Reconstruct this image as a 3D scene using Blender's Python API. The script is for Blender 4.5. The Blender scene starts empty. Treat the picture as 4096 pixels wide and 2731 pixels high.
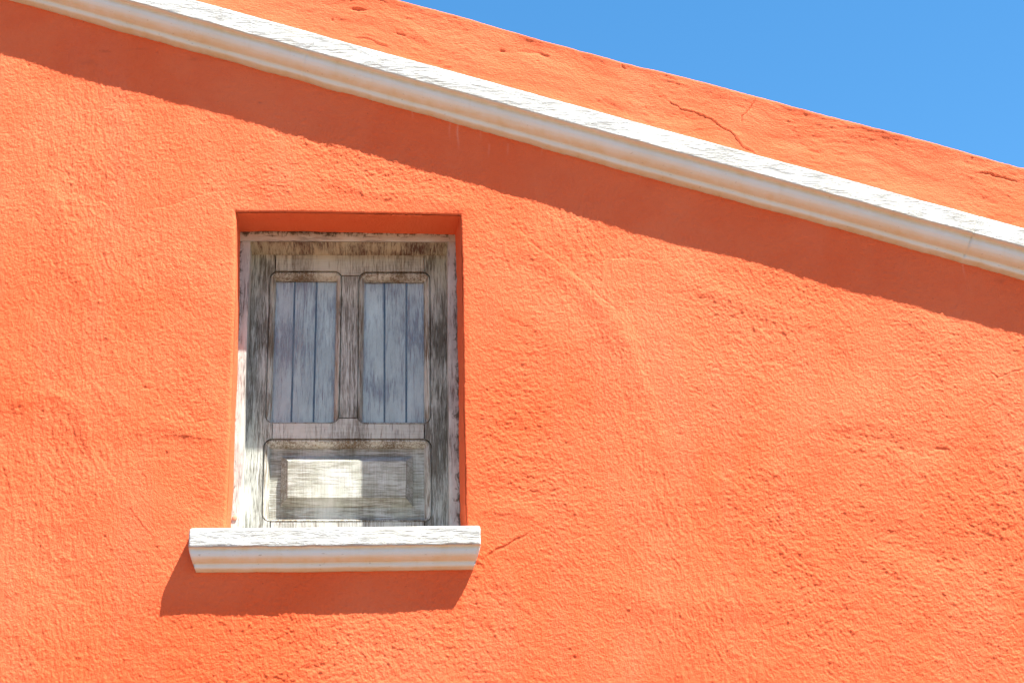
import bpy, bmesh, math
import numpy as np
from mathutils import Matrix, Vector

# ------------------------------------------------------------------ camera, sky, sun, exposure
scene = bpy.context.scene
FPX = 7500.0                                   # focal length in pixels of the 4096 px wide photograph
CXP, CYP = 2048.0, 1365.5
CAM = np.array([0.08337, -6.18255, 1.62])
_U = np.array([-428.0, 18315.0, -FPX]); _U /= np.linalg.norm(_U)
_X = np.array([1e5, (428e5 - FPX * FPX) / 18315.0, -FPX]); _X /= np.linalg.norm(_X)
_X -= _U * _X.dot(_U); _X /= np.linalg.norm(_X)
_Y = np.cross(_U, _X)
ROT = np.array([_X, _Y, _U])                   # camera space -> world space

cam_data = bpy.data.cameras.new("camera")
cam_data.sensor_width = 36.0
cam_data.lens = FPX / 4096 * 36.0
cam_data.clip_start = 0.05
cam_data.clip_end = 4000
cam = bpy.data.objects.new("camera", cam_data)
scene.collection.objects.link(cam)
M = Matrix.Identity(4)
for i in range(3):
    for j in range(3):
        M[i][j] = ROT[i][j]
    M[i][3] = CAM[i]
cam.matrix_world = M
scene.camera = cam

SUN_A, SUN_B = 1.28, 2.95                      # toward the sun: (A, -1, B)
sun_dir = Vector((SUN_A, -1.0, SUN_B)).normalized()
world = bpy.data.worlds.new("World")
scene.world = world
world.use_nodes = True
wn = world.node_tree
wn.nodes.clear()
sky = wn.nodes.new("ShaderNodeTexSky")
sky.sky_type = 'NISHITA'
sky.sun_disc = False
sky.sun_elevation = math.asin(sun_dir.z)
sky.sun_rotation = math.atan2(sun_dir.x, sun_dir.y)
sky.altitude = 0
sky.air_density = 1.0
sky.dust_density = 0.3
sky.ozone_density = 2.2
hs = wn.nodes.new("ShaderNodeHueSaturation")
hs.inputs["Saturation"].default_value = 1.3
hs.inputs["Hue"].default_value = 0.493
bg = wn.nodes.new("ShaderNodeBackground")
bg.inputs["Strength"].default_value = 0.070
wo = wn.nodes.new("ShaderNodeOutputWorld")
wn.links.new(sky.outputs[0], hs.inputs["Color"])
wn.links.new(hs.outputs[0], bg.inputs[0])
wn.links.new(bg.outputs[0], wo.inputs[0])

sun_data = bpy.data.lights.new("sun", 'SUN')
sun_data.energy = 5.0
sun_data.angle = math.radians(0.5)
sun_data.color = (1.0, 0.95, 0.87)
sun = bpy.data.objects.new("sun", sun_data)
scene.collection.objects.link(sun)
sun.rotation_euler = sun_dir.to_track_quat('Z', 'Y').to_euler()
sun.location = (4, -4, 9)

scene.view_settings.view_transform = 'Standard'
scene.view_settings.look = 'None'
scene.view_settings.gamma = 1.0
scene.view_settings.use_curve_mapping = False
scene.view_settings.exposure = 1.87
scene.cycles.max_bounces = 8
scene.cycles.diffuse_bounces = 4
scene.cycles.transparent_max_bounces = 8

# ------------------------------------------------------------------ helpers
def at(px, py, y=0.0):
    """the world point on the vertical plane at depth y that the photograph shows at (px, py)"""
    v = ROT @ np.array([px - CXP, CYP - py, -FPX])
    return CAM + v * ((y - CAM[1]) / v[1])

def at_many(P, y=0.0):
    P = np.asarray(P, float)
    v = np.stack([P[:, 0] - CXP, CYP - P[:, 1], np.full(len(P), -FPX)], 1) @ ROT.T
    return CAM + v * ((np.asarray(y) - CAM[1]) / v[:, 1])[:, None]

_lat = {}
def vnoise(x, y, seed):
    """smooth value noise in -1..1"""
    if seed not in _lat:
        _lat[seed] = np.random.RandomState(seed).uniform(-1, 1, (256, 256)).astype(np.float32)
    T = _lat[seed]
    xi = np.floor(x); yi = np.floor(y)
    fx = (x - xi).astype(np.float32); fy = (y - yi).astype(np.float32)
    xi = xi.astype(np.int64) & 255; yi = yi.astype(np.int64) & 255
    x1 = (xi + 1) & 255; y1 = (yi + 1) & 255
    fx = fx * fx * fx * (fx * (fx * 6 - 15) + 10); fy = fy * fy * fy * (fy * (fy * 6 - 15) + 10)
    a = T[xi, yi]; b = T[x1, yi]; c = T[xi, y1]; d = T[x1, y1]
    return (a + (b - a) * fx) + ((c + (d - c) * fx) - (a + (b - a) * fx)) * fy

def fbm(x, y, scale, seed, octaves=3, gain=0.5, ang=0.0, sx=1.0, sy=1.0):
    ca, sa = math.cos(ang), math.sin(ang)
    u = (x * ca + y * sa) / sx; v = (-x * sa + y * ca) / sy
    s = 0; amp = 1.0; tot = 0
    for o in range(octaves):
        k = (2.03 ** o) / scale
        r = 0.7 * o + 0.4
        c2, s2 = (1.0, 0.0) if (sx != 1 or sy != 1) else (math.cos(r), math.sin(r))
        s = s + amp * vnoise((u * c2 + v * s2) * k + 17.3 * o + seed, (-u * s2 + v * c2) * k + 5.1 * o, seed + o)
        tot += amp; amp *= gain
    return s / tot

def sstep(a, b, x):
    t = np.clip((x - a) / (b - a), 0, 1)
    return t * t * (3 - 2 * t)

def new_mesh(name, V, F, mat, parent=None, smooth=True, uv=None):
    me = bpy.data.meshes.new(name)
    V = np.asarray(V, dtype=np.float32)
    if isinstance(F, np.ndarray):
        n = len(F)
        me.vertices.add(len(V)); me.vertices.foreach_set("co", V.ravel())
        me.loops.add(n * 4); me.loops.foreach_set("vertex_index", F.astype(np.int32).ravel())
        me.polygons.add(n)
        me.polygons.foreach_set("loop_start", np.arange(0, n * 4, 4, dtype=np.int32))
        me.polygons.foreach_set("loop_total", np.full(n, 4, dtype=np.int32))
        me.update(calc_edges=True)
    else:
        me.from_pydata([tuple(map(float, v)) for v in V], [], [tuple(map(int, f)) for f in F])
        me.update()
    if smooth:
        me.polygons.foreach_set("use_smooth", np.ones(len(me.polygons), dtype=bool))
    if uv is not None:
        lay = me.uv_layers.new(name="UVMap")
        li = np.zeros(len(me.loops), dtype=np.int32); me.loops.foreach_get("vertex_index", li)
        lay.data.foreach_set("uv", np.asarray(uv, dtype=np.float32)[li].ravel())
    me.materials.append(mat)
    ob = bpy.data.objects.new(name, me)
    scene.collection.objects.link(ob)
    if parent is not None:
        ob.parent = parent
    return ob

def bm_object(name, bm, mat, parent=None, smooth=False):
    me = bpy.data.meshes.new(name)
    bmesh.ops.recalc_face_normals(bm, faces=bm.faces[:])
    bm.to_mesh(me); bm.free()
    if smooth:
        me.polygons.foreach_set("use_smooth", np.ones(len(me.polygons), dtype=bool))
    me.materials.append(mat)
    ob = bpy.data.objects.new(name, me)
    scene.collection.objects.link(ob)
    if parent is not None:
        ob.parent = parent
    return ob

# ------------------------------------------------------------------ materials
class NT:
    def __init__(s, name):
        s.m = bpy.data.materials.new(name); s.m.use_nodes = True
        s.t = s.m.node_tree; s.t.nodes.clear()
        s.out = s.n("ShaderNodeOutputMaterial")
    def n(s, kind, **kw):
        nd = s.t.nodes.new(kind)
        for k, v in kw.items():
            if k in nd.inputs.keys(): nd.inputs[k].default_value = v
            else: setattr(nd, k, v)
        return nd
    def l(s, a, b): s.t.links.new(a, b)
    def pos(s, scale=(1, 1, 1), rot=(0, 0, 0)):
        tc = s.n("ShaderNodeTexCoord"); mp = s.n("ShaderNodeMapping")
        mp.inputs["Scale"].default_value = scale; mp.inputs["Rotation"].default_value = rot
        s.l(tc.outputs["Object"], mp.inputs["Vector"]); return mp.outputs[0]
    def noise(s, vec, scale, detail=4, rough=0.55, dist=0.0):
        nd = s.n("ShaderNodeTexNoise"); nd.inputs["Scale"].default_value = scale
        nd.inputs["Detail"].default_value = detail; nd.inputs["Roughness"].default_value = rough
        nd.inputs["Distortion"].default_value = dist
        s.l(vec, nd.inputs["Vector"]); return nd.outputs["Fac"]
    def ramp(s, fac, stops):
        r = s.n("ShaderNodeValToRGB"); e = r.color_ramp.elements
        while len(e) < len(stops): e.new(0.5)
        for i, (p, c) in enumerate(stops):
            e[i].position = p
            e[i].color = (c, c, c, 1) if isinstance(c, (int, float)) else (*c, 1)
        s.l(fac, r.inputs[0]); return r.outputs[0]
    def mix(s, fac, a, b, mode='MIX'):
        m = s.n("ShaderNodeMix"); m.data_type = 'RGBA'; m.blend_type = mode
        for sock, v in ((m.inputs[0], fac), (m.inputs[6], a), (m.inputs[7], b)):
            if isinstance(v, (int, float)): sock.default_value = v
            elif isinstance(v, tuple): sock.default_value = (*v, 1)
            else: s.l(v, sock)
        return m.outputs[2]
    def math(s, op, a, b=0.0, clamp=False):
        m = s.n("ShaderNodeMath"); m.operation = op; m.use_clamp = clamp
        for sock, v in ((m.inputs[0], a), (m.inputs[1], b)):
            if isinstance(v, (int, float)): sock.default_value = v
            else: s.l(v, sock)
        return m.outputs[0]
    def bump(s, h, dist, strength=1.0, nrm=None):
        b = s.n("ShaderNodeBump"); b.inputs["Distance"].default_value = dist
        b.inputs["Strength"].default_value = strength; s.l(h, b.inputs["Height"])
        if nrm is not None: s.l(nrm, b.inputs["Normal"])
        return b.outputs[0]
    def surf(s, col, rough=0.85, nrm=None, spec=0.25):
        p = s.n("ShaderNodeBsdfPrincipled")
        if isinstance(col, tuple): p.inputs["Base Color"].default_value = (*col, 1)
        else: s.l(col, p.inputs["Base Color"])
        if isinstance(rough, (int, float)): p.inputs["Roughness"].default_value = rough
        else: s.l(rough, p.inputs["Roughness"])
        p.inputs["Specular IOR Level"].default_value = spec
        if nrm is not None: s.l(nrm, p.inputs["Normal"])
        s.l(p.outputs[0], s.out.inputs[0]); return p

def mat_plaster(name, streak):
    k = NT(name)
    p = k.pos()
    big = k.noise(p, 1.3, 4, 0.55, 0.6)
    mid = k.noise(k.pos((1, 1, 1)), 5.0, 5, 0.6, 0.6)
    sx = k.n("ShaderNodeSeparateXYZ"); k.l(p, sx.inputs[0])
    side_ = k.math('ADD', k.math('MULTIPLY', sx.outputs[0], 0.02), k.math('MULTIPLY', sx.outputs[2], 0.07))
    f_ = k.math('ADD', big, k.math('SUBTRACT', side_, 0.22))
    c = k.mix(k.ramp(f_, [(0.36, 0.0), (0.70, 1.0)]), (0.67, 0.110, 0.036), (0.69, 0.150, 0.062))
    c = k.mix(k.math('MULTIPLY', k.ramp(mid, [(0.46, 0.0), (0.66, 1.0)]), 0.30), c, (0.64, 0.092, 0.032))
    c = k.mix(k.math('MULTIPLY', k.ramp(k.noise(k.pos((5, 5, 0.9)), 1.0, 5, 0.6), [(0.52, 0.0), (0.72, 1.0)]), 0.30), c, (0.68, 0.155, 0.080))
    uv = k.n("ShaderNodeUVMap"); su = k.n("ShaderNodeSeparateXYZ"); k.l(uv.outputs[0], su.inputs[0])
    c = k.mix(su.outputs[0], c, (0.78, 0.40, 0.30))
    c = k.mix(su.outputs[1], c, (0.33, 0.07, 0.04))
    # dusty paler wear on the crests, small dark specks
    fine = k.noise(k.pos((1, 1, streak)), 160, 4, 0.6)
    c = k.mix(k.math('MULTIPLY', k.ramp(fine, [(0.55, 0.0), (0.75, 1.0)]), 0.15), c, (0.72, 0.18, 0.085))
    sp = k.noise(p, 75, 2, 0.5)
    c = k.mix(k.math('MULTIPLY', k.ramp(sp, [(0.735, 0.0), (0.76, 1.0)]), 0.55), c, (0.30, 0.05, 0.03))
    g1 = k.noise(p, 330, 3, 0.6)
    g2 = k.noise(k.pos((1, 1, streak)), 105, 4, 0.65)
    n1 = k.bump(g2, 0.0060, 1.0)
    n2 = k.bump(g1, 0.0014, 1.0, n1)
    k.surf(c, 0.92, n2, 0.12)
    return k.m

def mat_whitewash(name, ang):
    """limewash flaking in thin lines along the moulding; UV.x carries ochre on the undersides, part damp stain, part painted warm bounce light, UV.y the flaked fascia"""
    k = NT(name)
    rot = (0, ang, 0)
    uv = k.n("ShaderNodeUVMap"); sp_ = k.n("ShaderNodeSeparateXYZ"); k.l(uv.outputs[0], sp_.inputs[0])
    n1 = k.noise(k.pos((16, 40, 150), rot), 1.0, 6, 0.70, 0.8)
    patch = k.noise(k.pos((5, 12, 22), rot), 1.0, 4, 0.6)
    thr = k.math('ADD', n1, k.math('MULTIPLY', k.math('SUBTRACT', patch, 0.5), 0.55))
    cr = k.math('MULTIPLY', k.ramp(thr, [(0.40, 1.0), (0.56, 0.0)]), sp_.outputs[1])
    fine = k.noise(k.pos((60, 120, 260), rot), 1.0, 5, 0.65)
    blot = k.noise(k.pos(), 5.0, 4, 0.6)
    c = k.mix(k.ramp(blot, [(0.42, 0.0), (0.7, 1.0)]), (0.60, 0.63, 0.62), (0.57, 0.58, 0.53))
    c = k.mix(k.math('MULTIPLY', cr, 0.62), c, (0.26, 0.25, 0.23))
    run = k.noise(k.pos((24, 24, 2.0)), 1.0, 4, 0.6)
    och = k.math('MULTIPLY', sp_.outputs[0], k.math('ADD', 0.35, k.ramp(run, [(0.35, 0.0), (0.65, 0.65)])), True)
    c = k.mix(k.math('MULTIPLY', och, 0.55), c, (0.52, 0.40, 0.17))  # ochre: weathering stain plus warm bounce light put into the colour
    c = k.mix(k.math('MULTIPLY', k.ramp(run, [(0.58, 0.0), (0.74, 1.0)]), 0.16), c, (0.45, 0.38, 0.22))
    sp = k.noise(k.pos((50, 60, 110), rot), 1.3, 3, 0.6)
    c = k.mix(k.ramp(sp, [(0.68, 0.0), (0.72, 0.5)]), c, (0.20, 0.18, 0.14))
    h = k.math('ADD', k.math('MULTIPLY', k.ramp(thr, [(0.30, 0.0), (0.60, 1.0)]), 1.0), k.math('MULTIPLY', fine, 0.5))
    h = k.math('MULTIPLY', h, k.math('ADD', 0.12, sp_.outputs[1]))
    nrm = k.bump(h, 0.005, 0.8)
    k.surf(c, 0.8, nrm, 0.2)
    return k.m

def mat_wood(name, paint, bare, worn, along=(0, 0, 1), stain=False, cross=0.0, bright=(0.47, 0.48, 0.44)):
    """brushed limewash over weathered wood; grain runs along the given axis"""
    k = NT(name)
    def sc(a, b): return tuple(b if v else a for v in along)
    n1 = k.noise(k.pos(sc(420, 20)), 1.0, 5, 0.72, 0.5)
    n2 = k.noise(k.pos(sc(110, 7)), 1.0, 5, 0.65, 0.6)
    n3 = k.noise(k.pos((7, 7, 5)), 1.0, 3, 0.5)
    f = k.math('ADD', k.math('MULTIPLY', n1, 0.55), k.math('MULTIPLY', n2, 0.45))
    f = k.math('ADD', f, k.math('MULTIPLY', k.math('SUBTRACT', n3, 0.5), 0.38))
    m = k.ramp(f, [(0.5 - worn - 0.055, 0.0), (0.5 - worn + 0.075, 1.0)])
    if cross:
        n4 = k.noise(k.pos(tuple(10 if not v else 200 for v in along)), 1.0, 4, 0.6)
        m = k.mix(cross, m, k.ramp(n4, [(0.38, 0.0), (0.6, 1.0)]))
    pc = k.mix(k.ramp(k.noise(k.pos((14, 14, 9)), 1.0, 4, 0.6), [(0.4, 0.0), (0.62, 1.0)]), paint, bright)
    bc = k.mix(k.ramp(n2, [(0.4, 0.0), (0.6, 1.0)]), bare, tuple(0.45 * v for v in bare))
    c = k.mix(m, bc, pc)
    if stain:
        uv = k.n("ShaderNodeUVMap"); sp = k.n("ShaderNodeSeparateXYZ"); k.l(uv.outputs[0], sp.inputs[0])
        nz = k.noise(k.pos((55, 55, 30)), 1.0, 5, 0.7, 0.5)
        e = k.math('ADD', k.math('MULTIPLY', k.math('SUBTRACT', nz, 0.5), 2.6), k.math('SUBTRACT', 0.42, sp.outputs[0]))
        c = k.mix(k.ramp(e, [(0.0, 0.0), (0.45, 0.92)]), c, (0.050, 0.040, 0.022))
    nrm = k.bump(m, 0.0012, 0.8)
    k.surf(c, 0.75, nrm, 0.25)
    return k.m

M_PLASTER = mat_plaster("orange_plaster", 0.8)
M_PARAPET = mat_plaster("orange_parapet_plaster", 2.2)
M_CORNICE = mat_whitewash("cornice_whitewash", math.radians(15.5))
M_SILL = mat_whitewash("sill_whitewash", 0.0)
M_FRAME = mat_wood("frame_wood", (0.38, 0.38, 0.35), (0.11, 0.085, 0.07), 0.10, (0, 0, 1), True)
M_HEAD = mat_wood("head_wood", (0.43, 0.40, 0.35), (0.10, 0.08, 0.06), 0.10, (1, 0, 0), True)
M_SOFFIT = mat_wood("frame_soffit_wood", (0.44, 0.38, 0.26), (0.13, 0.07, 0.05), 0.02, (0, 1, 1), False, 0.0, (0.46, 0.42, 0.30))
M_STILE = mat_wood("stile_wood", (0.42, 0.43, 0.38), (0.125, 0.115, 0.09), 0.015, (0, 0, 1))
M_RAIL = mat_wood("rail_wood", (0.44, 0.44, 0.385), (0.15, 0.125, 0.095), 0.065, (0, 0, 1), False, 0.15)
M_MOULD = mat_wood("moulding_wood", (0.44, 0.44, 0.37), (0.14, 0.10, 0.06), 0.03, (0, 0, 1))
M_PANEL = mat_wood("panel_wood", (0.36, 0.37, 0.31), (0.16, 0.145, 0.105), 0.03, (1, 0, 0), False, 0.2)
M_BOARD = mat_wood("board_paint", (0.70, 0.68, 0.60), (0.32, 0.23, 0.21), 0.06, (0, 0, 1), False, 0.0, (0.84, 0.83, 0.74))
k = NT("gap_dark"); k.surf((0.02, 0.02, 0.025), 0.9); M_DARK = k.m
k = NT("nail_rust"); k.surf(k.mix(k.noise(k.pos(), 300, 3), (0.40, 0.20, 0.11), (0.50, 0.32, 0.22)), 0.8); M_NAIL = k.m
k = NT("dusty_glass")
tr = k.n("ShaderNodeBsdfTransparent"); gl = k.n("ShaderNodeBsdfGlossy"); gl.inputs["Roughness"].default_value = 0.03
fr = k.n("ShaderNodeFresnel"); fr.inputs["IOR"].default_value = 1.5
mx = k.n("ShaderNodeMixShader"); k.l(k.math('MULTIPLY', fr.outputs[0], 1.0, True), mx.inputs[0]); k.l(tr.outputs[0], mx.inputs[1]); k.l(gl.outputs[0], mx.inputs[2])
df = k.n("ShaderNodeBsdfDiffuse"); df.inputs["Color"].default_value = (0.50, 0.54, 0.52, 1)
m2 = k.n("ShaderNodeMixShader")
k.l(k.ramp(k.noise(k.pos((6, 6, 4)), 1.0, 4), [(0.35, 0.04), (0.7, 0.18)]), m2.inputs[0])
k.l(mx.outputs[0], m2.inputs[1]); k.l(df.outputs[0], m2.inputs[2]); k.l(m2.outputs[0], k.out.inputs[0])
M_GLASS = k.m

# ------------------------------------------------------------------ key lines of the facade (metres)
D_FRAME, D_LEAF = 0.162, 0.279                 # depth of the frame face and of the leaf behind the wall face
CORN_P, SILL_P = 0.096, 0.071
def line_from(pts, y):
    P = at_many(pts, y); return P[:, 0], P[:, 2]
# top front edge of the cornice and top edge of the parapet, as polylines z(x)
_cx, _cz = line_from([(440, -98), (801, 2), (1100, 84), (1400, 167), (2048, 345), (2800, 552), (3250, 673), (3650, 786), (4096, 907)], -CORN_P)
_px, _pz = line_from([(1000, -150), (1596, 0), (1800, 53), (2144, 155), (2300, 197), (2800, 324), (3000, 380), (3296, 461), (3647, 549), (4096, 672)], 0.0)
APEX = -2.55
def ext(x, X, Z):
    x = np.asarray(x, float)
    sl = (Z[-1] - Z[0]) / (X[-1] - X[0])
    def f(x):
        z = np.interp(x, X, Z)
        z = np.where(x < X[0], Z[0] + (x - X[0]) * sl, z)
        return np.where(x > X[-1], Z[-1] + (x - X[-1]) * sl, z)
    return np.where(x < APEX, f(2 * APEX - x), f(x))
def z_corn(x): return ext(x, _cx, _cz)
def z_par(x): return ext(x, _px, _pz)

# ------------------------------------------------------------------ plaster relief
R2 = np.random.RandomState(7)
def _poly(*pts): return at_many(pts, 0.0)[:, [0, 2]]
CRACKS = [  # polyline, half width, height (+ ridge, - groove), step (one side proud)
    (_poly((560, 862), (600, 840), (645, 832), (700, 822), (760, 800), (810, 780), (860, 770), (925, 766)), .0022, .0006, -.0016),
    (_poly((880, 775), (900, 810), (915, 850), (925, 870)), .002, -.0012, 0),
    (_poly((2000, 885), (2050, 905), (2090, 935), (2125, 980), (2160, 1005), (2200, 1030), (2250, 1060), (2300, 1105), (2345, 1140), (2390, 1185), (2430, 1215), (2465, 1245), (2492, 1270)), .0024, .0007, -.0022),
    (_poly((2420, 1030), (2470, 1035), (2520, 1030), (2590, 1040), (2650, 1050)), .0035, -.0010, -.0014),
    (_poly((515, 1995), (520, 2035), (545, 2065), (575, 2110), (600, 2140), (625, 2180), (650, 2215)), .0030, -.0016, .0016),
    (_poly((560, 1880), (580, 1910), (592, 1960)), .0025, -.0018, .001),
    (_poly((500, 2150), (530, 2190), (545, 2205), (600, 2212)), .0025, -.0015, .001),
    (_poly((330, 1655), (350, 1690), (365, 1740), (360, 1780), (385, 1815), (410, 1845), (425, 1885)), .0025, .0016, -.0018),
    (_poly((0, 1850), (25, 1910), (45, 1980), (50, 2060)), .0028, -.0016, .0012),
    (_poly((600, 1755), (640, 1745), (700, 1738), (760, 1745), (800, 1752), (850, 1755), (905, 1752)), .0022, .0013, .0006),
    (_poly((575, 1555), (605, 1553)), .004, -.003, 0),
    (_poly((1932, 2235), (1955, 2215), (1985, 2195), (2020, 2185), (2060, 2160), (2100, 2140), (2130, 2125)), .0045, -.0042, .0022),
    (_poly((2014, 2180), (2022, 2200), (2032, 2232)), .0022, .0022, 0),
    (_poly((2100, 2105), (2160, 2110), (2215, 2140), (2240, 2180)), .003, .0016, -.0012),
    (_poly((1960, 2050), (2010, 2065), (2070, 2050)), .004, -.0014, .001),
    (_poly((2060, 2420), (2100, 2445), (2140, 2470)), .003, -.0016, .0008),
    (_poly((2640, 385), (2690, 415), (2730, 438), (2790, 455), (2850, 480), (2885, 510), (2925, 528), (2950, 560), (2975, 590), (3010, 608), (3040, 625)), .0022, -.0040, .0018),
    (_poly((3022, 388), (3010, 420), (2990, 445), (2968, 465), (2966, 500)), .0020, -.0045, 0),
    (_poly((2484, 250), (2490, 268), (2510, 278)), .0028, -.0035, 0),
    (_poly((3900, 690), (3960, 697), (4010, 712), (4096, 738)), .003, -.0042, .0015),
    (_poly((3980, 645), (4020, 652), (4096, 676)), .003, -.005, 0),
    (_poly((1410, 148), (1470, 155), (1520, 175), (1560, 190)), .003, -.0025, .001),
    (_poly((1400, 38), (1470, 42)), .005, -.006, 0), (_poly((1580, 135), (1625, 143)), .004, -.005, 0),
    (_poly((1995, 203), (2025, 208)), .004, -.005, 0),
    (_poly((2080, 205), (2150, 212), (2210, 235)), .008, -.004, .002),
    (_poly((3950, 1475), (3990, 1510), (4060, 1485), (4096, 1480)), .0024, -.0024, .0008),
    (_poly((3260, 1725), (3340, 1745), (3440, 1760), (3560, 1785), (3640, 1800)), .0016, -.0012, 0),
    (_poly((3240, 1740), (3320, 1757), (3420, 1778), (3540, 1800)), .0016, -.0012, 0),
    (_poly((3290, 1712), (3400, 1733), (3500, 1750), (3600, 1772)), .0016, -.0011, 0),
    (_poly((3735, 1793), (3790, 1795)), .004, -.003, 0),
    (_poly((3360, 1300), (3380, 1350), (3392, 1400)), .002, .001, 0),
    (_poly((770, 1655), (810, 1652), (850, 1655)), .0016, -.001, 0),
    (_poly((780, 1672), (820, 1668), (870, 1672)), .0016, -.001, 0),
    (_poly((780, 1690), (830, 1684), (872, 1690)), .0016, -.001, 0),
    (_poly((580, 1180), (584, 1240), (588, 1290)), .0016, -.0011, 0),
    (_poly((610, 1190), (614, 1250), (618, 1330)), .0016, -.0012, 0),
    (_poly((1060, 505), (1110, 512), (1170, 520)), .002, .001, 0),
]
PITS = []
for (px, py, r, h) in [(628, 206, 3, -6), (418, 2146, 4, -5), (160, 2186, 2.5, -4), (386, 2482, 2.5, -4), (3100, 1895, 7, 5), (3236, 1890, 6, 3),
                       (2597, 1448, 5, -3), (2568, 1722, 7, -2.6), (2300, 2050, 4, 3), (2150, 2418, 4, 3), (1950, 2000, 4, 2), (2595, 2080, 3, -3),
                       (205, 1490, 4, 3), (113, 263, 5, -3), (2065, 880, 4, -3), (2040, 840, 5, -3), (3222, 2258, 5, -3), (3530, 1985, 4, -2.5),
                       (3400, 2262, 5, 2.5), (2480, 2310, 6, -3), (1040, 410, 3, -3), (905, 1820, 4, -2), (830, 1815, 4, -2), (2190, 1175, 4, -2)]:
    q = at(px, py); PITS.append((q[0], q[2], r * .00088 * 1.6, h * .0007))
for i in range(420):
    x = R2.uniform(-1.35, 2.65); z = R2.uniform(2.9, 5.6)
    r = R2.uniform(.0022, .0040) if R2.rand() < .93 else R2.uniform(.005, .009)
    PITS.append((x, z, r, r * R2.uniform(.3, .75) * (1 if R2.rand() < .5 else -1)))

_w = [at(*p) for p in ((945, 850), (1842, 860), (1866, 2095), (905, 2095))]
FOLDS = [(_poly((2080, 960), (2250, 1080), (2420, 1230), (2500, 1400), (2560, 1640)), .035, .0050),
         (_poly((2440, 1050), (2490, 1300), (2600, 1650), (2700, 2000)), .022, .0030),
         (_poly((1900, 2050), (2060, 2040), (2200, 2110)), .030, .0045), (_poly((3250, 1690), (3500, 1760), (3900, 1840)), .030, -.0035),
         (_poly((2650, 1060), (2900, 1180), (3300, 1320)), .045, .0045), (_poly((100, 600), (260, 900), (420, 1350)), .05, .0045),
         (_poly((0, 1630), (200, 1570), (340, 1640), (380, 1800), (300, 1980)), .025, .0035), (_poly((380, 2080), (200, 2200), (90, 2420)), .03, -.0035),
         (_poly((2300, 2300), (2700, 2420), (3200, 2380)), .05, .0045), (_poly((3300, 2050), (3700, 2200), (4096, 2250)), .05, -.0045),
         (_poly((1250, 700), (1600, 780), (1950, 850)), .03, .0040), (_poly((450, 1760), (650, 1700), (880, 1760)), .035, .0040)]
def folds(x, z):
    s_ = np.zeros(np.shape(x))
    for P, w, a in FOLDS:
        m = (x > P[:, 0].min() - 3 * w) & (x < P[:, 0].max() + 3 * w) & (z > P[:, 1].min() - 3 * w) & (z < P[:, 1].max() + 3 * w)
        qx, qz = x[m], z[m]
        best = np.full(qx.shape, 9.0); tt = np.zeros(qx.shape); n = len(P) - 1
        for j in range(n):
            d = P[j + 1] - P[j]
            t = np.clip(((qx - P[j, 0]) * d[0] + (qz - P[j, 1]) * d[1]) / d.dot(d), 0, 1)
            r = np.hypot(qx - P[j, 0] - t * d[0], qz - P[j, 1] - t * d[1])
            up = r < best; best[up] = r[up]; tt[up] = ((j + t) / n)[up]
        s_[m] += .75 * a * np.sin(np.pi * np.clip(tt, 0, 1)) ** .6 * np.exp(-(best / w) ** 2)
    return s_

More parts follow.
